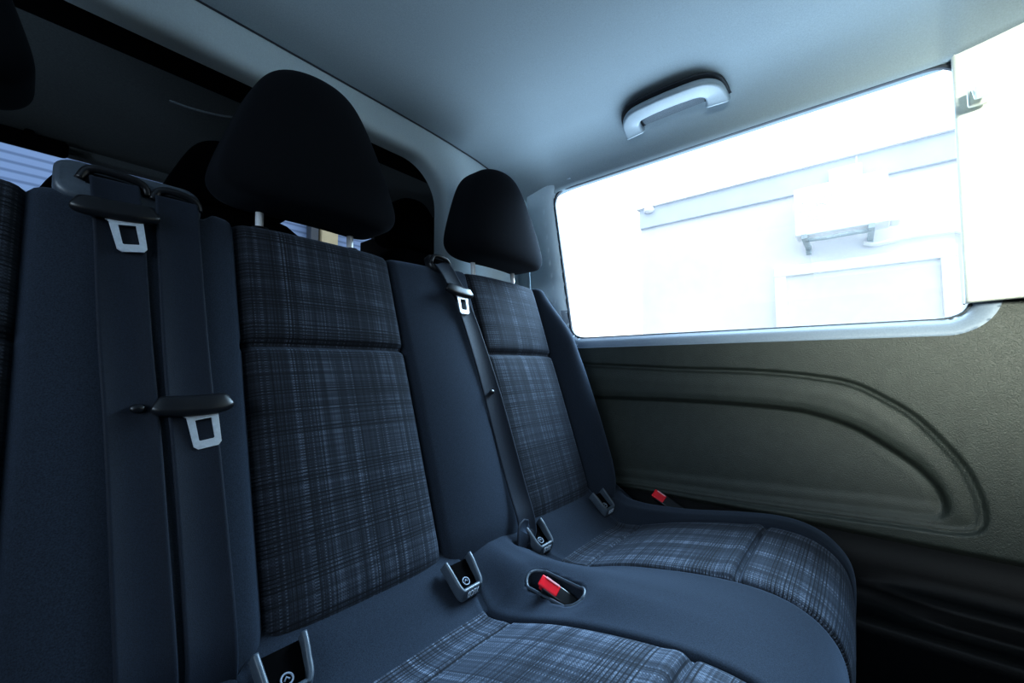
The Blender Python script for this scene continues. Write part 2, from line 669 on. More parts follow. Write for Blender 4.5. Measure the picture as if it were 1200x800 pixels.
# headrests
def headrest(name, c, w, hgt, dep, mat, taper=.54):
    n = 26
    g = np.linspace(-1, 1, n)
    bm = bmesh.new()
    bmesh.ops.create_cube(bm, size=2)
    bmesh.ops.subdivide_edges(bm, edges=bm.edges[:], cuts=15, use_grid_fill=True)
    e = 6.4
    for v in bm.verts:
        p = np.array(v.co)
        nrm = (abs(p[0]) ** e + abs(p[1]) ** e + abs(p[2]) ** e) ** (1 / e)
        p = p / nrm
        z = p[2]
        t = (z + 1) / 2
        k = 1 - (1 - taper) * max(0, (t - .14) / .86) ** 1.1 - .05 * max(0, (.2 - t) / .2) ** 2
        x = p[0] * k * w / 2
        kd = 1 - .38 * t ** 2.2
        y = p[1] * kd * dep / 2
        # gentle wrap: the sides sweep back, top leans back
        y += .030 * (abs(p[0]) ** 2.2) + .030 * t - .012
        zz = z * hgt / 2
        # crowned top edge
        zz -= .012 * (abs(p[0]) ** 2) * (t ** 2)
        v.co = (x, y, zz)
    o = bm_obj(name, bm, mat)
    o.location = c
    sub = o.modifiers.new('s', 'SUBSURF')
    sub.levels = sub.render_levels = 1
    return o


for cx, dz in ((-.165, .045), (.338, 0), (.862, .015)):
    h = headrest('headrest', (cx, .765, 1.187 + dz), .325, .275, .135, M['black_cloth'])
    on_bench(h)
    for sx in (-.084, .084):
        bm = bmesh.new()
        V, F = sweep([(cx + sx, .785, .96), (cx + sx, .79, 1.02), (cx + sx, .797, 1.12 + dz)], circ(.0065, 14), (0, 1, 0))
        p = mesh_obj('headrest_post', V, F, M['chrome'])
        p.location = -Vector(h.location) - BL
        p.parent = h
        p['label'] = 'chrome post with notches'
        # collar where the post enters the seat
        V, F = sweep([(cx + sx, .786, 1.003), (cx + sx, .786, 1.022)], circ(.013, 16), (0, 1, 0))
        c = mesh_obj('post_collar', V, F, M['dark_plastic'])
        c.location = -Vector(h.location) - BL
        c.parent = h


# belt outlet bezel on top of the raised bolster
def belt_outlet(x0, x1, s, div=None, lift=0.):
    out = []
    fr = .0075
    bits = []
    cxm, w = (x0 + x1) / 2, x1 - x0
    A = np.array([1., 0, 0])
    Bv = -NRM * .88 + SU * .47       # runs backwards over the top edge
    Bv /= np.linalg.norm(Bv)
    up = np.cross(A, Bv)
    if up[2] < 0:
        up = -up
    base = bpt(cxm, s, .012 + lift)
    dep = .062
    loop = [base + A * a + Bv * (b + dep / 2 - .012) for a, b in rrect(w, dep, .02, 6)]
    V, F = sweep(np.array(loop), rrect(.017, .014, .006, 3), up, closed=True)
    V, F = list(V), list(F)
    if div:
        n0 = len(V)
        p0 = base + A * (div - cxm) - Bv * .010
        p1 = p0 + Bv * (dep - .004)
        v2, f2 = sweep(np.array([p0, (p0 + p1) / 2, p1]), rrect(.012, .012, .005, 3), up)
        V += list(v2)
        F += [tuple(i + n0 for i in f) for f in f2]
    return mesh_obj('belt_outlet', V, F, M['grey_plastic'])


def outlet_plate(x0, x1, s0, s1, slots, mat, label):
    cx, w, hh = (x0 + x1) / 2, x1 - x0, s1 - s0
    out = rrect(w, hh, min(.02, hh * .42), 6)
    V, F = [], []
    ht = .014
    levels = [(0, -.004), (0, ht - .005), (.0025, ht - .0012), (.006, ht)]
    m = len(out)
    for ins, h in levels:
        for a, b in out:
            k1, k2 = 1 - 2 * ins / w, 1 - 2 * ins / hh
            V.append(bpt(cx + a * k1, (s0 + s1) / 2 + b * k2, h + .003 - .25 * max(0, b)))
    for i in range(len(levels) - 1):
        for j in range(m):
            F.append((i * m + j, i * m + (j + 1) % m, (i + 1) * m + (j + 1) % m, (i + 1) * m + j))
    F.append(tuple((len(levels) - 1) * m + j for j in range(m)))
    pl = mesh_obj('belt_outlet', V, F, mat)
    pl['label'] = label
    for a, b, s_ in slots:
        # dark mouth and the rounded lip above it
        V, F = sweep(np.array([bpt(a + .004, s_ - .008, .0165), bpt((a + b) / 2, s_ - .009, .0165), bpt(b - .004, s_ - .011, .0165)]), rrect(.016, .004, .0015, 2), NRM)
        mesh_obj('belt_mouth', V, F, M['cab_black'], pl)
        V, F = sweep(catmull([bpt(a - .002, s_ - .012, .015), bpt(a + .004, s_ + .001, .019), bpt(a + .014, s_ + .004, .022), bpt((a + b) / 2, s_ + .003, .023), bpt(b - .010, s_ + .001, .022), bpt(b, s_ - .004, .019), bpt(b + .003, s_ - .014, .015)], 5), circ(.0052, 10), NRM)
        mesh_obj('outlet_lip', V, F, M['dark_plastic'], pl)
    return on_bench(pl)


outlet_plate(.012, .160, .606, .669, [(.036, .096, .647), (.106, .154, .641)], M['grey_plastic'], 'slate plastic plate with two belt openings')
outlet_plate(.590, .652, .620, .668, [(.596, .646, .652)], M['dark_plastic'], 'black plastic plate with one belt opening')


# isofix guides
def isofix(cx):
    root_loc = Vector((cx, .518, .415))
    # local axes: X along bench, W up the slope into the gap, Q out of the slope
    W = Vector((0, .97, .24)).normalized()
    Q = Vector((0, -.24, .97)).normalized()
    Rm = Matrix((Vector((1, 0, 0)), W, Q)).transposed()
    # U-shaped rim: swept along a path in the X-W plane
    pts = [(-.027, .030, .028), (-.0262, .018, .022), (-.0245, .004, .013), (-.0228, -.009, .005), (-.0195, -.0152, .0008), (-.015, -.016, 0), (0, -.016, 0), (.015, -.016, 0), (.0195, -.0152, .0008), (.0228, -.009, .005), (.0245, .004, .013), (.0262, .018, .022), (.027, .030, .028)]
    P = catmull(pts, 5)
    V, F = sweep(P, rrect(.007, .020, .0028, 3), (0, 0, 1))
    o = mesh_obj('isofix_guide', V, F, M['grey_plastic'])
    o.location = root_loc
    o.rotation_euler = Rm.to_euler()
    o['label'] = 'slate plastic child-seat anchor guide'
    # dark tray inside
    V = [(a * .92, b, c) for a, b, c in [(-.027, .030, .022), (-.024, .006, .010), (-.018, -.013, .003), (.018, -.013, .003), (.024, .006, .010), (.027, .030, .022)]]
    t = mesh_obj('guide_tray', V, [(0, 1, 4, 5), (1, 2, 3, 4)], M['cab_black'], o)
    # round emblem
    V, F = sweep(np.array([(0.0065 * math.cos(a), -.001 + .0055 * math.sin(a), .0085 + .0025 * math.sin(a)) for a in np.linspace(0, 2 * PI, 24, endpoint=False)]), circ(.0012, 8), (0, 0, 1), closed=True)
    V = list(V)
    n0 = len(V)
    v2, f2 = sweep(np.array([(-.003, -.002, .008), (0, .001, .0095), (.003, -.002, .008)]), circ(.0011, 8), (0, 0, 1))
    V += list(v2)
    F = list(F) + [tuple(i + n0 for i in f) for f in f2]
    mesh_obj('round_emblem', V, F, M['grey_print'], o)
    cu = bpy.data.curves.new('lettering', 'FONT')
    cu.body = 'ISOFIX'
    cu.size = .0098
    cu.align_x = 'CENTER'
    cu.align_y = 'CENTER'
    cu.extrude = .0004
    cu.materials.append(M['white_print'])
    tmp = bpy.data.objects.new('lettering_curve', cu)
    me = bpy.data.meshes.new_from_object(tmp)
    bpy.data.objects.remove(tmp)
    tx = bpy.data.objects.new('lettering', me)
    COL.objects.link(tx)
    tx.parent = o
    tx.scale = (.85, 1.5, 1)
    # on the outer face of the U's base bar, facing down the slope
    tx.rotation_euler = (math.radians(90), 0, 0)
    tx.location = (0, -.0206, .0003)
    on_bench(o)
    return o


for cx in (.212, .494, .706, .990):
    isofix(cx)

# bezel round the buckle pocket
a_ = math.radians(-8)
from mathutils.bvhtree import BVHTree
_cv = [v.co + BL for v in cushion.data.vertices]
CUSH_BVH = BVHTree.FromPolygons(_cv, [tuple(p.vertices) for p in cushion.data.polygons])
loop = []
for a, b in rrect(.039, .112, .019, 8):
    x, y = .572 + a * math.cos(a_) - b * math.sin(a_), .390 + a * math.sin(a_) + b * math.cos(a_)
    x2, y2 = .572 + (x - .572) * 1.18, .390 + (y - .390) * 1.07
    hit = CUSH_BVH.ray_cast(Vector((x2, y2, .7)), Vector((0, 0, -1)))
    loop.append((x, y, hit[0].z - .0015))
loop = np.array(loop)
for _ in range(4):
    loop[:, 2] = (np.roll(loop[:, 2], 1) + 2 * loop[:, 2] + np.roll(loop[:, 2], -1)) / 4
V, F = sweep(loop, circ(.0026, 8), (0, 0, 1), closed=True)
o = mesh_obj('pocket_rim', V, F, M['grey_plastic'])
on_bench(o)


# ------------------------------------------------------------------ belts
def surf(x, s, lift=.004):
    h = float(backrest_h(np.array([x]), np.array([s]))[0])
    return bpt(x, s, h + lift)


def ribbon(pts, nrms, w, th=.0016):
    pts = np.asarray(pts)
    n = len(pts)
    prof = [(-w / 2, -th / 2), (-w / 2 + th, -th), (w / 2 - th, -th), (w / 2, -th / 2), (w / 2, th / 2), (w / 2 - th, th), (w / 2 - .004, th), (w / 2 - .005, th * .6), (-w / 2 + .005, th * .6), (-w / 2 + .004, th), (-w / 2 + th, th), (-w / 2, th / 2)]
    return sweep(pts, prof, np.asarray(nrms))


def tongue(parent, P, ax, dn, nr, w=.074):
    """plastic bar with a steel tongue; ax along the bar, dn down the belt, nr away from the seat"""
    ax, nr = Vector(ax).normalized(), Vector(nr).normalized()
    dn = ax.cross(nr).normalized()
    dn = -nr.cross(ax).normalized()
    Rm = Matrix((ax, -dn, nr)).transposed()
    path = [(-w / 2, .004, .002), (-w / 2 + .006, .001, .004), (-w / 4, -.001, .005), (0, -.0015, .005), (w / 4, -.001, .005), (w / 2 - .006, .001, .004), (w / 2, .004, .002)]
    P3 = catmull(path, 5)
    sc = [min(1, .62 + .38 * math.sin(PI * min(1, max(0, i / (len(P3) - 1))) ) ** .35) for i in range(len(P3))]
    V, F = sweep(P3, rrect(.026, .015, .0066, 4), (0, 0, 1), scale=sc)
    bar = mesh_obj('tongue_grip', V, F, M['dark_plastic'], parent)
    bar.location = Vector(P) - Vector(parent.location)
    bar.rotation_euler = Rm.to_euler()
    # steel plate with a rectangular hole: outer and inner loops bridged
    outer = [(-.024, -.007), (.024, -.007), (.0165, -.014), (.0145, -.050), (.0105, -.054), (-.0105, -.054), (-.0145, -.050), (-.0165, -.014)]
    inner = [(-.0085, -.0185), (.0085, -.0185), (.0085, -.0186), (.0082, -.0430), (.0070, -.0440), (-.0070, -.0440), (-.0082, -.0430), (-.0085, -.0186)]
    V, F = [], []
    for z in (.0012, -.0012):
        V += [(a, b, z + .004) for a, b in outer] + [(a, b, z + .004) for a, b in inner]
    n = 8
    for k in range(n):
        j = (k + 1) % n
        F += [(k, j, n + j, n + k), (2 * n + j, 2 * n + k, 3 * n + k, 3 * n + j), (k, 2 * n + k, 2 * n + j, j), (n + j, 3 * n + j, 3 * n + k, n + k)]
    pl = mesh_obj('steel_tongue', V, F, M['steel'], bar, smooth=False)
    pl.location = (.006, 0, 0)
    pl.rotation_euler = (math.radians(7), 0, math.radians(7))
    bv = pl.modifiers.new('b', 'BEVEL')
    bv.width = .0007
    bv.segments = 2
    return bar


def stop_button(parent, P, nr):
    bm = bmesh.new()
    bmesh.ops.create_uvsphere(bm, u_segments=18, v_segments=10, radius=1)
    bmesh.ops.scale(bm, vec=(.0075, .0055, .004), verts=bm.verts)
    o = bm_obj('stop_button', bm, M['dark_plastic'], parent)
    o.location = Vector(P) - Vector(parent.location)
    o.rotation_euler = Vector(nr).to_track_quat('Z', 'Y').to_euler()


def belt(label, path_xs, tongue_at, button_at, bar_tilt, tail=None, group=None, w=.048, lifts=None, twist=None):
    top = bpt(path_xs[0][0], path_xs[0][1], 0)
    root = thing('seat_belt', label, 'seat belt', tuple(top), group)
    C3 = catmull([(x, s, l) for x, s, l in path_xs], 12)
    pts = [surf(x, s, l) if s < .60 else bpt(x, s, float(backrest_h(np.array([x]), np.array([.60]))[0]) + l) for x, s, l in C3]
    nr = [NRM + np.array([twist * .0 if twist is None else twist(s), 0, 0]) if twist else NRM for x, s, l in C3]
    # over the top and into the outlet
    x0, s0, l0 = path_xs[0]
    head = [pts[0] - NRM * .012 + SU * .003, pts[0] - NRM * .004 + SU * .003]
    hn = [SU * .6 + NRM * .7, SU * .3 + NRM * .9]
    P, Nn = head + pts, hn + nr
    if tail:
        P += [np.array(t) for t in tail]
        Nn += [NRM] * len(tail)
    d = np.r_[0, np.cumsum(np.linalg.norm(np.diff(np.array(P), axis=0), axis=1))]
    tt = np.linspace(0, d[-1], 150)
    P = np.stack([np.interp(tt, d, np.array(P)[:, i]) for i in range(3)], axis=1)
    for _ in range(3):
        P[1:-1] = (P[:-2] + 2 * P[1:-1] + P[2:]) / 4
    Nn = np.stack([np.interp(tt, d, np.array(Nn)[:, i]) for i in range(3)], axis=1)
    V, F = ribbon(P, Nn, w)
    V = np.array(V) - top
    mesh_obj('webbing', V, F, M['webbing'], root)
    x, s, l = tongue_at
    p = surf(x, min(s, .6), l) + (SU * (s - .6) if s > .6 else 0)
    ax = np.array([math.cos(bar_tilt), 0, 0]) + SU * math.sin(bar_tilt)
    tongue(root, p, ax, -SU, NRM)
    x, s, l = button_at
    stop_button(root, surf(x, s, l), NRM)
    return root


belt('dark seat belt whose steel tongue sits just below the grey outlet frame', [(.066, .642, .002), (.067, .624, .007), (.068, .60, .010), (.070, .57, .008), (.072, .54, .005), (.077, .42, .004), (.084, .30, .004), (.090, .16, .004), (.095, .03, .004), (.097, -.06, -.01)],
     (.067, .586, .013), (.087, .331, .008), .06, group='seat belts of the rear bench')
belt('dark seat belt whose steel tongue hangs halfway down beside the checked middle seat', [(.130, .636, .002), (.130, .617, .007), (.130, .595, .007), (.131, .55, .006), (.134, .42, .006), (.137, .333, .008), (.140, .30, .006), (.146, .16, .004), (.149, .03, .004), (.150, -.06, -.01)],
     (.139, .331, .009), (.1445, .20, -.02), .02, group='seat belts of the rear bench')
belt('dark seat belt running down the bolster between the middle seat and the window seat', [(.621, .645, .008), (.631, .624, .012), (.641, .60, .013), (.652, .572, .013), (.668, .50, .012), (.676, .42, .012), (.684, .31, .012), (.689, .20, .012), (.690, .10, .016), (.682, .02, .03)],
     (.647, .566, .019), (.6795, .322, .016), -.10, tail=[(.672, .528, .452), (.664, .522, .438), (.658, .522, .41)], group='seat belts of the rear bench', w=.046, twist=lambda s: -.35 * math.exp(-((s - .2) / .22) ** 2))


# ------------------------------------------------------------------ buckles
def buckle(label, P, dirv, face, sc=1.0):
    root = thing('seat_belt_buckle', label, 'buckle', P, 'seat belt buckles of the rear bench')
    z = Vector(dirv).normalized()
    y = Vector(face)
    y = (y - z * y.dot(z)).normalized()
    x = y.cross(z)
    root.rotation_euler = Matrix((x, y, z)).transposed().to_euler()
    bm = bmesh.new()
    add_box(bm, (0, 0, -.035), (.026 * sc, .020 * sc, .075))
    bm_obj('buckle_body', bm, M['dark_plastic'], root, bevel=.004)
    bm = bmesh.new()
    add_box(bm, (0, .0085 * sc, -.006), (.021 * sc, .006, .034))
    add_box(bm, (0, .0035 * sc, .0035), (.021 * sc, .014, .008))
    b = bm_obj('release_button', bm, M['red'], root, bevel=.0025)
    b['label'] = 'red release button'
    bm = bmesh.new()
    add_box(bm, (-.0085 * sc, .0125 * sc, -.008), (.003, .001, .024))  # pale pink strip down one side of the button
    e = bm_obj('button_edge', bm, M['pink'], b, bevel=.0004)
    e['label'] = 'pale pink edge of the button'
    return root


buckle('seat belt buckle with red button lying in the cushion pocket', (.563, .402, .426), (-.25, .75, .38), (-.45, -.35, .8), .88)
buckle('seat belt buckle with red button beside the cushion against the side panel', (1.136, .434, .428), (-.05, .8, .42), (-.75, -.2, .6), 1.05)

# ------------------------------------------------------------------ side wall with window
WY0, WY1, WZ0, WZ1, WR = -.182, .757, .876, 1.386, .045


def win_sdf(y, z):
    yy = y - .045 * np.clip((z - WZ0) / (WZ1 - WZ0), -.2, 1.2) * (y > .3)   # the far edge leans
    cy, cz = (WY0 + WY1 - .02) / 2, (WZ0 + WZ1) / 2
    hy, hz = (WY1 - .02 - WY0) / 2, (WZ1 - WZ0) / 2
    qy, qz = np.abs(yy - cy) - hy + WR, np.abs(z - cz) - hz + WR
    return np.hypot(np.maximum(qy, 0), np.maximum(qz, 0)) + np.minimum(np.maximum(qy, qz), 0) - WR


def wall_x(z):
    return 1.170 - .035 * np.clip((z - .88) / .5, 0, 1.3)


GX = lambda z: 1.198 - .042 * (z - WZ0) / .51      # glass plane


def poly_sdf(P, y, z):
    """signed distance to a closed polyline, positive inside"""
    pts = np.stack([y.ravel(), z.ravel()], axis=1)
    best = np.full(len(pts), 9.)
    ins = np.zeros(len(pts), bool)
    n = len(P)
    for i in range(n):
        a, b = P[i], P[(i + 1) % n]
        ab = b - a
        t = np.clip(((pts - a) @ ab) / max(ab @ ab, 1e-12), 0, 1)
        best = np.minimum(best, np.linalg.norm(pts - (a + t[:, None] * ab), axis=1))
        c = ((a[1] > pts[:, 1]) != (b[1] > pts[:, 1])) & (pts[:, 0] < (b[0] - a[0]) * (pts[:, 1] - a[1]) / (b[1] - a[1] + 1e-12) + a[0])
        ins ^= c
    return (np.where(ins, best, -best)).reshape(y.shape)


OUT = [(.90, .800), (.659, .794), (.50, .787), (.367, .781), (.25, .778), (.166, .774), (.08, .765), (.006, .749), (-.05, .716), (-.097, .677), (-.151, .601), (-.172, .545), (-.178, .500), (-.170, .472), (-.140, .457), (-.06, .452), (.019, .447), (.27, .434), (.522, .425), (.90, .412)]
INN = [(.86, .680), (.636, .688), (.50, .690), (.373, .691), (.25, .690), (.118, .683), (.05, .668), (-.004, .645), (-.05, .613), (-.093, .577), (-.119, .540), (-.128, .503), (-.117, .480), (-.095, .475), (.0, .470), (.093, .464), (.272, .453), (.553, .441), (.72, .438), (.86, .455)]


def build_side_wall():
    def grid(ys, zs):
        return np.meshgrid(ys, zs, indexing='ij')
    # lower panel
    Y, Z = grid(np.arange(-.62, .945, .0036), np.arange(.412, .975, .003))
    Pout = catmull(OUT, 6, closed=True)
    Pin = catmull(INN, 6, closed=True)
    do, di = poly_sdf(Pout, Y, Z), poly_sdf(Pin, Y, Z)
    x = wall_x(Z)
    x = x + .008 * sstep(do, -.001, .007) - .0030 * np.exp(-((do - .0095) / .0026) ** 2)
    x = x - .003 * sstep(do, .015, .05) * sstep(-di, -.004, .02)
    x = x + .014 * sstep(di, -.003, .010)
    x = x - .006 * sstep(Z, .66, .50) * sstep(di, .0, .03)
    zb = .470 - .052 * (Y + .1)
    x = x - .010 * sstep(Z - zb, .045, .002) * sstep(di, -.003, .010)
    # roll-over at the foot
    x = x + .02 * sstep(Z, .432, .412)
    d = win_sdf(Y, Z)
    q = np.clip(1 - d / .036, 0, 1)
    x = np.where(d < .036, x + (GX(Z) + .004 - x) * (1 - np.sqrt(np.clip(1 - q ** 2, 0, 1))), x)
    save(Y, Z, x, d, 'wall_right', M['sidepanel'], (.034, 9))
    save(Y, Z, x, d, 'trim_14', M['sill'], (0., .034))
    # pillar trim next to the partition
    Y, Z = grid(np.arange(.70, .886, .004), np.arange(.850, 1.445, .005))
    x = wall_x(Z) - .004
    d = win_sdf(Y, Z)
    q = np.clip(1 - d / .05, 0, 1)
    x = np.where(d < .05, x + (GX(Z) + .004 - x) * (1 - np.sqrt(np.clip(1 - q ** 2, 0, 1))), x)
    x = x + .006 * sstep(Y, .878, .886)
    save(Y, Z, x, d, 'trim_1', M['pillar'], (0., 9))
    Y, Z = grid(np.arange(.886, .945, .004), np.arange(.850, 1.47, .01))
    save(Y, Z, wall_x(Z) - .002 + .006 * sstep(Y, .892, .886), win_sdf(Y, Z), 'trim_4', M['partition'], (0., 9))


def save(Y, Z, X, D, name, mat, keep):
    nu, nv = Y.shape
    # snap the vertices nearest the opening onto its outline
    e = 1e-4
    gy = (win_sdf(Y + e, Z) - win_sdf(Y - e, Z)) / (2 * e)
    gz = (win_sdf(Y, Z + e) - win_sdf(Y, Z - e)) / (2 * e)
    Y2, Z2, D2 = Y.copy(), Z.copy(), D.copy()
    for lv in (0., .034):
        near = np.abs(D - lv) < .0028
        Y2, Z2, D2 = np.where(near, Y - (D - lv) * gy, Y2), np.where(near, Z - (D - lv) * gz, Z2), np.where(near, lv, D2)
    V = np.stack([X, Y2, Z2], axis=2).reshape(-1, 3)
    F = grid_faces(nu, nv)
    fd = D2.ravel()[F].mean(axis=1)
    F = F[(fd > keep[0]) & (fd <= keep[1])]
    ids, inv = np.unique(F.ravel(), return_inverse=True)
    o = mesh_obj(name, V[ids], inv.reshape(-1, 4)[:, ::-1], mat)
    struct(o)
    return o


build_side_wall()
bpy.data.objects['wall_right']['label'] = 'dark grained lower side panel with a long rounded recess'
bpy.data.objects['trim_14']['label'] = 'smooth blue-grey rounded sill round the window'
bpy.data.objects['trim_1']['label'] = 'pale grey pillar trim beside the window'
bpy.data.objects['trim_4']['label'] = 'pale grey strip between pillar trim and partition'

# window: rubber seal and glass follow the same outline
yy = np.concatenate([np.linspace(WY0 - .05, WY1 + .08, 400)])
loop = []
cyw, czw = .29, 1.13
for k in range(220):
    a = 2 * PI * k / 220
    dy, dz = math.cos(a), math.sin(a)
    lo, hi = 0., 1.2
    for _ in range(40):
        mid = (lo + hi) / 2
        if win_sdf(np.array(cyw + dy * mid), np.array(czw + dz * mid)) < 0:
            lo = mid
        else:
            hi = mid
    loop.append((cyw + dy * lo, czw + dz * lo))
loop = resample(np.array(loop + loop[:1]), 260)[:-1]
L3 = np.array([(float(GX(z)), y, z) for y, z in loop])
win = thing('window_1', 'long fixed side window with dark rubber seal', 'window', (1.2, .29, .88))
del win['category']
win['kind'] = 'structure'
V, F = sweep(L3, rrect(.0065, .012, .002, 2), (1, 0, .08), closed=True)
seal = mesh_obj('window_seal', np.array(V) - np.array(win.location), F, M['rubber'], win)
struct(seal)
tan = np.roll(loop, -1, 0) - np.roll(loop, 1, 0)
tan /= np.linalg.norm(tan, axis=1)[:, None]
outw = np.stack([tan[:, 1], -tan[:, 0]], axis=1)
nL = len(loop)
V = np.array([(float(GX(z)) + .0045, y, z) for off in (-.001, .06) for y, z in loop + outw * off]) - np.array(win.location)
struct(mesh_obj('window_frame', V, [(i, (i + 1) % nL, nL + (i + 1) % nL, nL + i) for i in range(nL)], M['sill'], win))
V = L3 + np.array([.003, 0, 0]) - np.array(win.location)
pane = mesh_obj('window_pane', V, [tuple(range(len(V)))], M['glass'], win, smooth=False)
struct(pane)

# pale rear pillar trim
ys = np.r_[np.linspace(-.170, -.20, 10), np.linspace(-.205, -.72, 60)]
zs = np.linspace(.906, 1.47, 60)


def pil_x(y):
    t = np.clip(-.170 - y, 0, 1)
    return 1.152 - .55 * t ** 1.15 - .25 * t ** 2


rows = []
for y in ys:
    row = []
    for z in zs:
        xx = float(pil_x(y)) - .02 * float(np.clip((z - 1.0) / .4, 0, 1))
        row.append((xx, y, z))
    rows.append(row)
V = np.array(rows)
# front return towards the glass and a bottom return
ret = V[0].copy()
ret[:, 0] = np.array([float(GX(z)) for z in ret[:, 2]]) + .002
mid = V[0].copy()
mid[:, 0] += .006
mid[:, 1] += .004
V = np.concatenate([ret[None], mid[None], V], axis=0)
bot = V[:, 0].copy()
bot[:, 0] += .05
bot2 = V[:, 0].copy()
bot2[:, 0] += .004
bot2[:, 2] -= .003
V = np.concatenate([bot[:, None], bot2[:, None], V], axis=1)
nu, nv = V.shape[:2]
o = mesh_obj('trim_2', V.reshape(-1, 3), grid_faces(nu, nv), M['pillar_pale'])
struct(o, 'cream rear pillar trim at the edge of the window')

# coat hook on that pillar
hk = thing('coat_hook', 'small cream coat hook on the pale pillar beside the window', 'hook', (1.105, -.192, 1.275))
path = catmull([(.006, 0, .016), (-.006, 0, .012), (-.014, 0, 0), (-.020, 0, -.008), (-.030, 0, -.006), (-.034, 0, .006)], 6)
V, F = sweep(path, rrect(.016, .007, .003, 3), (0, 1, 0.01))
V, F = sweep(path, rrect(.007, .018, .003, 3), (0, 1, 0))
mesh_obj('hook_arm', V, F, M['pillar_pale'], hk)
bm = bmesh.new()
add_box(bm, (.006, 0, .006), (.012, .026, .036))
bm_obj('hook_plate', bm, M['pillar_pale'], hk, bevel=.004)


# ------------------------------------------------------------------ ceiling
def ceil_edge(y):
    return np.where(y > -.17, 1.146, pil_x(y) - .019)


QK = [0, .012, .03, .06, .10, .16, .26, .46, .9, 1.3, 2.3]
QZ = [1.384, 1.408, 1.430, 1.453, 1.470, 1.483, 1.494, 1.503, 1.507, 1.507, 1.50]


def ceil_z(x, y):
    q = np.maximum(ceil_edge(y) - x, 0)
    P = np.interp(q, QK, QZ)
    z = P - .030 * sstep(y, .70, .935)
    return z


ys = np.r_[np.linspace(-1.35, -.3, 24), np.linspace(-.28, .935, 90)]
tq = np.r_[-.03, np.linspace(0, .26, 50), np.linspace(.28, 2.08, 40)]
# smooth the profile by resampling a spline
PR = resample(catmull(list(zip(QK, QZ)), 12), 400)
QK2, QZ2 = PR[:, 0], PR[:, 1]
QK, QZ = list(QK2), list(QZ2)
Yg, Qg = np.meshgrid(ys, tq, indexing='ij')
Xg = ceil_edge(Yg) - Qg
Zg = ceil_z(Xg, Yg)
V = np.stack([Xg, Yg, Zg], axis=2).reshape(-1, 3)
ceilo = mesh_obj('ceiling', V, grid_faces(*Yg.shape), M['headliner'])
struct(ceilo, 'grey-blue cloth headliner curving down to the window')
# thin outward lip so the headliner meets the seal
# outer roof skin keeps daylight out
rf = box_obj('roof', (.15, .2, 1.60), (2.30, 3.6, .03), M['bodywork'])
struct(rf)

# ------------------------------------------------------------------ grab handle
hroot_y = .345


def cpt(q, y, off):
    """point on the headliner q metres in from its edge, pushed off along its normal"""
    x = float(ceil_edge(np.array(y))) - q
    z = float(ceil_z(np.array(x), np.array(y)))
    z2 = float(ceil_z(np.array(x - .01), np.array(y)))
    t = np.array([-.01, 0, z2 - z])
    n = np.array([t[2], 0, .01])
    n = n / np.linalg.norm(n)
    n = np.array([-abs(n[0]), 0, -abs(n[2])])
    return np.array([x, y, z]) + n * off, n


grab = thing('grab_handle', 'pale grey ceiling grab handle above the window', 'handle', (1.07, hroot_y, 1.45))
GL = np.array(grab.location)
pp, nn = [], []
outl = [(.056, .452, .012), (.072, .453, .014), (.094, .449, .016), (.112, .434, .019), (.122, .415, .022), (.127, .38, .024), (.128, .345, .024), (.127, .31, .024), (.122, .275, .022), (.113, .256, .019), (.096, .241, .016), (.074, .237, .014), (.058, .238, .012)]
for q, y, off in catmull(outl, 6):
    p, n = cpt(q, y, off)
    pp.append(p - GL)
    nn.append(n)
npt = len(pp)
sc = [1.38 - .34 * math.sin(PI * i / (npt - 1)) ** .5 for i in range(npt)]
V, F = sweep(np.array(pp), rrect(.040, .018, .006, 4), np.array(nn), scale=sc)
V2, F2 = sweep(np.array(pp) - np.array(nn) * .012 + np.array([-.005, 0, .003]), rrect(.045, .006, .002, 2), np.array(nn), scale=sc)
o = mesh_obj('shadow_strip', V2, F2, M['rubber'], grab)  # dark strip that draws the shadow line round the grip
o['label'] = 'dark strip standing for the shadow line behind the grip'
mesh_obj('grip', V, F, M['handle'], grab)
V, F = [], []
nq, ny = 10, 14
for i in range(nq):
    for j in range(ny):
        q, y = .064 + .056 * i / (nq - 1), .236 + .220 * j / (ny - 1)
        p, n = cpt(q, y, .003)
        V.append(p - GL)
o = mesh_obj('backing_plate', V, grid_faces(nq, ny), M['handle_recess'], grab)
o['label'] = 'darker grained plate behind the grip'

# ------------------------------------------------------------------ partition behind the bench
PX0, PX1, PZ0, PZ1, PRD = -.80, .803, .80, 1.392, .125
PYF = .935


def rr_point(off, k, n):
    """point k of n on the opening outline grown by off"""
    w, h, r = PX1 - PX0 + 2 * off, PZ1 - PZ0 + 2 * off, PRD + off
    return w, h, r


base = rrect(PX1 - PX0, PZ1 - PZ0, PRD, 14)
c2 = np.array([(PX0 + PX1) / 2, (PZ0 + PZ1) / 2])
base = np.array(base)
dens = []
for i in range(len(base)):
    a, b = base[i], base[(i + 1) % len(base)]
    n = max(1, int(np.linalg.norm(b - a) / .05))
    for k in range(n):
        dens.append(a + (b - a) * k / n)
dens = np.array(dens)


def grow(off):
    core = np.clip(dens, [-(PX1 - PX0) / 2 + PRD, -(PZ1 - PZ0) / 2 + PRD], [(PX1 - PX0) / 2 - PRD, (PZ1 - PZ0) / 2 - PRD])
    v = dens - core
    v /= np.linalg.norm(v, axis=1)[:, None]
    return dens + v * off


rings = []
for off, yo in ((0, .055), (0, .030), (.001, .018), (.004, .010), (.009, .0045), (.017, .0012), (.026, 0), (.040, -.0005)):
    g = grow(off) + c2
    rings.append(np.stack([g[:, 0], np.full(len(g), PYF + yo), g[:, 1]], axis=1))
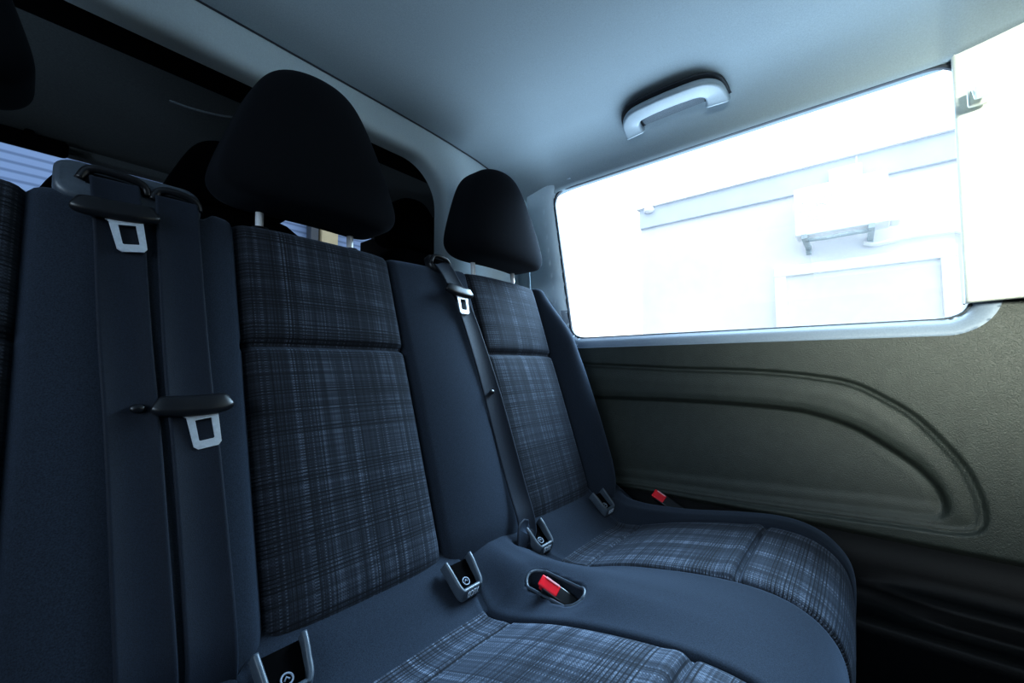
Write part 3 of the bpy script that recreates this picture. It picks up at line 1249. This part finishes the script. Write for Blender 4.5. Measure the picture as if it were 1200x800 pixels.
# outer boundary
ob = []
for d in dens:
    ux, uz = d
    k = min((1.16 - c2[0]) / abs(ux) if ux > 0 else (1.0 + c2[0]) / abs(ux) if ux < 0 else 9, (1.54 - c2[1]) / uz if uz > 0 else (c2[1] - .0) / abs(uz) if uz < 0 else 9)
    ob.append((c2[0] + ux * k, PYF, c2[1] + uz * k))
rings.append(np.array(ob))
V = np.array(rings)
n, m = V.shape[:2]
F = [(i * m + j, i * m + (j + 1) % m, (i + 1) * m + (j + 1) % m, (i + 1) * m + j) for i in range(n - 1) for j in range(m)]
o = mesh_obj('wall_back', V.reshape(-1, 3), F, M['partition'])
struct(o, 'pale grey partition frame round the opening to the cab')
# narrow shadow gap where the headliner meets it
P = []
for x in np.linspace(-.93, 1.14, 60):
    P.append((x, PYF - .003, float(ceil_z(np.array(x), np.array(PYF))) - .0005))
V, F = sweep(np.array(P), circ(.0022, 8), (0, 0, 1))
struct(mesh_obj('trim_3', V, F, M['rubber']), 'dark joint between headliner and partition')

# ------------------------------------------------------------------ floor, sill, other shell walls
struct(box_obj('floor', (.1, -.2, -.02), (2.25, 2.35, .04), M['floor']))
# lower sill trim along the wall: a stepped ledge profile swept along y
prof = [(1.20, .425), (1.185, .415), (1.180, .36), (1.176, .338), (1.166, .330), (1.150, .327), (1.146, .315), (1.150, .292), (1.148, .283), (1.130, .278), (1.112, .275), (1.106, .268), (1.108, .25), (1.118, .10), (1.12, .0)]
ysw = np.linspace(-.8, .93, 60)
V = []
for y in ysw:
    k = float(sstep(np.array(y), .02, -.12))
    for x, z in prof:
        kk = k if .285 < z < .34 else 1
        V.append((x if kk == 1 else 1.176 + (x - 1.176) * kk, y, z))
struct(mesh_obj('trim_5', V, grid_faces(len(ysw), len(prof)), M['lowtrim']), 'black stepped sill trim under the side panel')
struct(box_obj('wall_outer_skin', (1.235, .15, .42), (.02, 2.6, .84), M['bodywork']))
bpy.data.objects['wall_outer_skin'].name = 'trim_6'
# opposite side: unseen wall with a long window opening shaped for the daylight
bm = bmesh.new()
add_box(bm, (-.97, -.20, .43), (.04, 2.30, .90))
add_box(bm, (-.97, -.20, 1.49), (.04, 2.30, .22))
add_box(bm, (-.97, .84, 1.13), (.04, .20, .50))
add_box(bm, (-.97, -1.20, 1.13), (.04, .28, .50))
struct(bm_obj('wall_left', bm, M['bodywork'], smooth=False))
struct(box_obj('wall_front', (.1, -1.36, .76), (2.2, .04, 1.60), M['bodywork']))
o = box_obj('trim_7', (1.0, -.95, .76), (.04, .80, 1.60), M['bodywork'])
struct(o)

# ------------------------------------------------------------------ cab beyond the opening
def panel(name, pts, mat, label=None):
    return struct(mesh_obj(name, pts, [tuple(range(len(pts)))], mat, smooth=False), label)


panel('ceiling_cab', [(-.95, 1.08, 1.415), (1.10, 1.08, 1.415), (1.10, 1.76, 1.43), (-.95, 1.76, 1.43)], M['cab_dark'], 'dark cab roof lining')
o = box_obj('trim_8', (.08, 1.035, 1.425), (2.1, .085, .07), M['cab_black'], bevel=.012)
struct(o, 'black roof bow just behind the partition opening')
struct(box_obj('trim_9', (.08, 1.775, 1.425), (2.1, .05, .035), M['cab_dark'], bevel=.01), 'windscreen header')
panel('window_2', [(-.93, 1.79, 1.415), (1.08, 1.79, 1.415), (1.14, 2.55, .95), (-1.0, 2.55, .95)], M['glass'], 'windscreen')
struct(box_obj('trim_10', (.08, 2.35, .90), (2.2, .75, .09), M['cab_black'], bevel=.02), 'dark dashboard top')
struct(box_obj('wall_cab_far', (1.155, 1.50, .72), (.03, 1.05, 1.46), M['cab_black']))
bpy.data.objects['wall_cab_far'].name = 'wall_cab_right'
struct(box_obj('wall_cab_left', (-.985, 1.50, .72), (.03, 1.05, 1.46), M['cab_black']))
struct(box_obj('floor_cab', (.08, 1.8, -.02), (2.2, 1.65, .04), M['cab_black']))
struct(box_obj('roof_cab', (.08, 1.45, 1.50), (2.2, .72, .03), M['bodywork']))
# grey belt-pillar strip inside the cab
o = box_obj('trim_11', (1.085, 1.22, 1.05), (.10, .05, .62), M['cab_grey'], bevel=.012)
struct(o, 'grey cab pillar strip')
# thin pale lip on the cab roof lining
st = catmull([(.195, 1.235, 1.418), (.235, 1.225, 1.414), (.285, 1.205, 1.413), (.325, 1.185, 1.417)], 8)
V, F = sweep(st, rrect(.006, .005, .002, 2), (0, 0, 1))
tag(mesh_obj('roof_trim_strip', V, F, M['handle_recess']), 'thin pale curved strip on the dark cab roof lining', 'trim strip')


def front_seat(label, x, y, top, hr=True, w=.44, hx=0., hw=.27):
    root = thing('front_seat', label, 'car seat', (x, y, 0), 'front cab seats')
    bm = bmesh.new()
    bmesh.ops.create_cube(bm, size=2)
    bmesh.ops.subdivide_edges(bm, edges=bm.edges[:], cuts=9, use_grid_fill=True)
    e = 4.5
    for v in bm.verts:
        p = np.array(v.co)
        p = p / ((abs(p) ** e).sum() ** (1 / e))
        t = (p[2] + 1) / 2
        v.co = (p[0] * w / 2 * (1 - .22 * t ** 3), p[1] * .07 + .06 * (1 - t), .35 + t * (top - .35))
    bm_obj('seat_backrest', bm, M['cab_black'], root)
    bm = bmesh.new()
    add_box(bm, (0, .30, .30), (w, .50, .16))
    bm_obj('seat_base', bm, M['cab_black'], root, bevel=.04)
    bm = bmesh.new()
    add_box(bm, (0, .30, .11), (w * .8, .42, .22))
    bm_obj('seat_pedestal', bm, M['cab_black'], root, bevel=.01)
    if hr:
        h = headrest('headrest', (hx, .0, top + .095), hw, .20, .11, M['cab_black'])
        h.parent = root
        for sx in (-.06, .06):
            V, F = sweep([(sx, .012, -.15), (sx, .014, -.05)], circ(.007, 10), (0, 1, 0))
            mesh_obj('headrest_post', V, F, M['dark_plastic'], h)
    return root


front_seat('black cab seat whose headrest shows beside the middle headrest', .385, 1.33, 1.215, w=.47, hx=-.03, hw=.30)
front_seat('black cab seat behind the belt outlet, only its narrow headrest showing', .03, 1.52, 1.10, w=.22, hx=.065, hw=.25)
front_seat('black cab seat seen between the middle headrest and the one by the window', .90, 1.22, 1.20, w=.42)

mir = thing('rear_view_mirror', 'dark cab rear-view mirror at the top of the windscreen', 'mirror', (-.02, 1.70, 1.425))
bm = bmesh.new()
add_box(bm, (0, 0, -.03), (.15, .03, .045))
bm_obj('mirror_housing', bm, M['cab_black'], mir, bevel=.012)
V, F = sweep([(0, .0, -.01), (0, .03, .01), (0, .06, .02)], circ(.01, 10), (1, 0, 0))
mesh_obj('mirror_stem', V, F, M['cab_black'], mir)

# ------------------------------------------------------------------ outside
struct(box_obj('ground', (3, 3, -.42), (24, 24, .04), M['ground']))
FX = 5.85          # facade across the yard
KX = 1.393


def ey(y):
    return y * KX


def ez(z):
    return .78 + (z - .78) * KX


V = [(FX, ey(1.715), -.4), (FX, ey(-4), -.4), (FX, ey(-4), ez(2.47)), (FX, ey(1.715), ez(2.47)), (FX + .5, ey(1.715), -.4), (FX + .5, ey(1.715), ez(2.47))]
struct(mesh_obj('wall_facade', V, [(0, 1, 2, 3), (0, 3, 5, 4)], M['render_wall'], smooth=False), 'pale rendered facade across the yard')
struct(box_obj('trim_12', (FX - .02, (ey(1.715) + ey(-4)) / 2, (ez(2.25) + ez(2.46)) / 2), (.05, ey(1.715) - ey(-4), ez(2.46) - ez(2.25)), M['band'], bevel=.01), 'grey-blue band along the top of the facade')
struct(box_obj('trim_13', (FX - .03, (ey(1.715) + ey(-4)) / 2, ez(2.47)), (.12, ey(1.715) - ey(-4) + .06, .04), M['ac_white']), 'white coping on the facade')

# air conditioner
ac = thing('air_conditioner', 'white outdoor air conditioner unit mounted on the facade outside', 'air conditioner', (FX - .35, ey(.05), ez(1.80)))
w, h = ey(.33) - ey(-.225), ez(2.18) - ez(1.80)
bm = bmesh.new()
add_box(bm, (0, 0, h / 2), (.28, w, h))
cas = bm_obj('casing', bm, M['ac_white'], ac, bevel=.02)
gy = w * .20
V, F = [], []
for r_ in (.05, .085, .12, .155, .185):
    n0 = len(V)
    v2, f2 = sweep(np.array([(-.146, gy + r_ * math.cos(a), h * .5 + r_ * math.sin(a)) for a in np.linspace(0, 2 * PI, 40, endpoint=False)]), circ(.0022, 6), (1, 0, 0), closed=True)
    V += list(v2)
    F += [tuple(i + n0 for i in f) for f in f2]
for k in range(12):
    a = 2 * PI * k / 12
    n0 = len(V)
    v2, f2 = sweep(np.array([(-.147, gy + r_ * math.cos(a), h * .5 + r_ * math.sin(a)) for r_ in (.04, .1, .185)]), circ(.002, 6), (1, 0, 0))
    V += list(v2)
    F += [tuple(i + n0 for i in f) for f in f2]
mesh_obj('fan_grille', V, F, M['ac_white'], cas)
bm = bmesh.new()
add_box(bm, (.02, -w / 2 - .035, h * .18), (.20, .09, h * .34))
bm_obj('valve_cover', bm, M['ac_white'], ac, bevel=.03)
for y in (-.24, .30):
    bm = bmesh.new()
    add_box(bm, (.05, y, -.035), (.56, .05, .05))
    add_box(bm, (.32, y, -.06), (.05, .05, .10))
    bm_obj('wall_bracket', bm, M['ac_grey'], ac, bevel=.004)
V, F = sweep(np.array([(-.10, .30, -.045), (-.10, .1, -.052), (-.10, -.1, -.045), (-.10, -.24, -.05)]), circ(.022, 10), (0, 0, 1))
mesh_obj('mounting_rail', V, F, M['ac_grey'], ac)

fl = thing('floodlight', 'white box lamp on the facade above the air conditioner', 'lamp', (FX - .10, ey(.006), ez(2.295)))
bm = bmesh.new()
add_box(bm, (-.03, 0, 0), (.08, .29, .19))
bm_obj('lamp_housing', bm, M['ac_white'], fl, bevel=.02)
bm = bmesh.new()
add_box(bm, (.05, 0, 0), (.14, .06, .06))
bm_obj('lamp_arm', bm, M['ac_grey'], fl, bevel=.004)
V, F = sweep(np.array([(.06, -.10, .09), (.06, -.10, .18), (.06, -.105, .27)]), circ(.010, 8), (1, 0, 0))
mesh_obj('lamp_cable', V, F, M['ac_white'], fl)

wl = thing('wall_lamp', 'small round white lamp at the far corner of the facade', 'lamp', (FX - .04, ey(1.60), ez(2.425)))
bm = bmesh.new()
bmesh.ops.create_uvsphere(bm, u_segments=20, v_segments=12, radius=.07)
bmesh.ops.scale(bm, vec=(.8, 1.1, .7), verts=bm.verts)
for v in bm.verts:
    v.co.x -= .04
bm_obj('lamp_globe', bm, M['ac_white'], wl)

pp = catmull([(ey(-.08), ez(1.745)), (ey(-.16), ez(1.722)), (ey(-.32), ez(1.742)), (ey(-.48), ez(1.742)), (ey(-.58), ez(1.732)), (ey(-.618), ez(1.68)), (ey(-.628), ez(1.55)), (ey(-.632), ez(1.25)), (ey(-.632), -.38)], 8)
V, F = sweep(np.array([(FX - .05, y, z) for y, z in pp]), circ(.024, 10), (1, 0, 0))
tag(mesh_obj('drain_hose', V, F, M['ac_white']), 'white hose bending down the facade from the air conditioner', 'hose')

# window of the facade
w3 = bpy.data.objects.new('window_3', None)
COL.objects.link(w3)
w3['kind'] = 'structure'
w3['label'] = 'white framed facade window below the air conditioner'
w3.location = (FX - .02, ey(-.03), ez(1.2))
bm = bmesh.new()
ya, yb, zt, zb = ey(.515) - ey(-.03), ey(-.575) - ey(-.03), ez(1.64) - ez(1.2), ez(.7) - ez(1.2)
fw_ = .12
add_box(bm, (-.02, (ya + yb) / 2, zt - fw_ / 2), (.08, ya - yb, fw_))
add_box(bm, (-.02, (ya + yb) / 2, zb + fw_ / 2), (.08, ya - yb, fw_))
add_box(bm, (-.02, ya - fw_ / 2, (zt + zb) / 2), (.078, fw_, zt - zb - 2 * fw_))
add_box(bm, (-.02, yb + fw_ / 2, (zt + zb) / 2), (.078, fw_, zt - zb - 2 * fw_))
f = bm_obj('window_frame', bm, M['ac_white'], w3, bevel=.008)
struct(f)
struct(box_obj('window_blind', (.0, (ya + yb) / 2, (zt + zb) / 2), (.02, ya - yb - .1, zt - zb - .1), M['blind'], w3))

# roller shutter ahead of the van, seen through the windscreen
struct(mesh_obj('wall_shutter', [(-7, 6.5, -.4), (6, 6.5, -.4), (6, 6.5, 4.2), (-7, 6.5, 4.2)], [(0, 1, 2, 3)], M['shutter'], smooth=False), 'pale blue roller shutter ahead of the van')

struct(box_obj('trim_15', (3.02, 6.38, 1.9), (.26, .2, 4.6), M['beige'], bevel=.01), 'beige post in front of the roller shutter')
struct(box_obj('trim_16', (2.80, 6.40, 1.9), (.12, .16, 4.6), M['rubber'], bevel=.01), 'dark post in front of the roller shutter')

# ------------------------------------------------------------------ light
world = bpy.data.worlds.new('world')
scn.world = world
world.use_nodes = True
bg = world.node_tree.nodes['Background']
bg.inputs[0].default_value = (.86, .94, 1.0, 1)
bg.inputs[1].default_value = 1.7


def area(name, loc, target, size, power, col, spread=180, sy=None):
    l = bpy.data.lights.new(name, 'AREA')
    l.energy = power
    l.color = col
    l.size = size
    if sy:
        l.shape = 'RECTANGLE'
        l.size_y = sy
    l.spread = math.radians(spread)
    o = bpy.data.objects.new(name, l)
    COL.objects.link(o)
    o.location = loc
    o.rotation_euler = (Vector(target) - Vector(loc)).to_track_quat('-Z', 'Y').to_euler()
    return o


# area lamps added for daylight through the windows on both sides: sky from above, bounce from the yard below
area('left_window_fill', (-1.75, -.35, 1.45), (.3, .2, .9), 1.3, 23, (.58, .79, 1.0), sy=.9)
area('sky_daylight', (2.5, .25, 2.35), (.5, .2, .55), 1.7, 190, (.56, .80, 1.0), sy=1.1)
area('yard_bounce', (2.3, .25, .05), (.4, .1, 1.45), 1.7, 44, (.68, .85, 1.0), sy=1.0)
area('kerb_bounce', (1.52, .28, .28), (1.12, .28, 1.45), 1.3, 8, (.66, .85, 1.0), sy=.5)
area('far_yard_bounce', (-2.0, -.2, .15), (1.0, .15, 1.46), 1.2, 80, (.64, .84, 1.0), sy=.8)
# warm low sun patch catching the rear pillar and the panel below it
sp = bpy.data.lights.new('pillar_sun', 'SPOT')
sp.energy = 640
sp.color = (.97, 1.0, .84)
sp.spot_size = math.radians(30)
sp.spot_blend = 1.0
sp.shadow_soft_size = .33
so = bpy.data.objects.new('pillar_sun', sp)
COL.objects.link(so)
so.location = (-1.15, -.95, 1.30)
so.rotation_euler = (Vector((1.1, -.36, 1.14)) - so.location).to_track_quat('-Z', 'Y').to_euler()

# ------------------------------------------------------------------ camera
cam = bpy.data.cameras.new('camera')
cam.sensor_width = 36
cam.lens = 14.4
cam.clip_start = .01
co = bpy.data.objects.new('camera', cam)
COL.objects.link(co)
co.location = (0, 0, .78)
p_, y_ = math.radians(3.6), math.radians(40)
fwd = Vector((math.cos(y_) * math.cos(p_), math.sin(y_) * math.cos(p_), math.sin(p_)))
co.rotation_euler = fwd.to_track_quat('-Z', 'Y').to_euler()
scn.camera = co

scn.view_settings.view_transform = 'Standard'
scn.view_settings.look = 'None'
scn.view_settings.exposure = .52
scn.view_settings.gamma = .8
scn.cycles.use_denoising = True
scn.cycles.max_bounces = 8
scn.cycles.diffuse_bounces = 5
scn.cycles.sample_clamp_indirect = 4
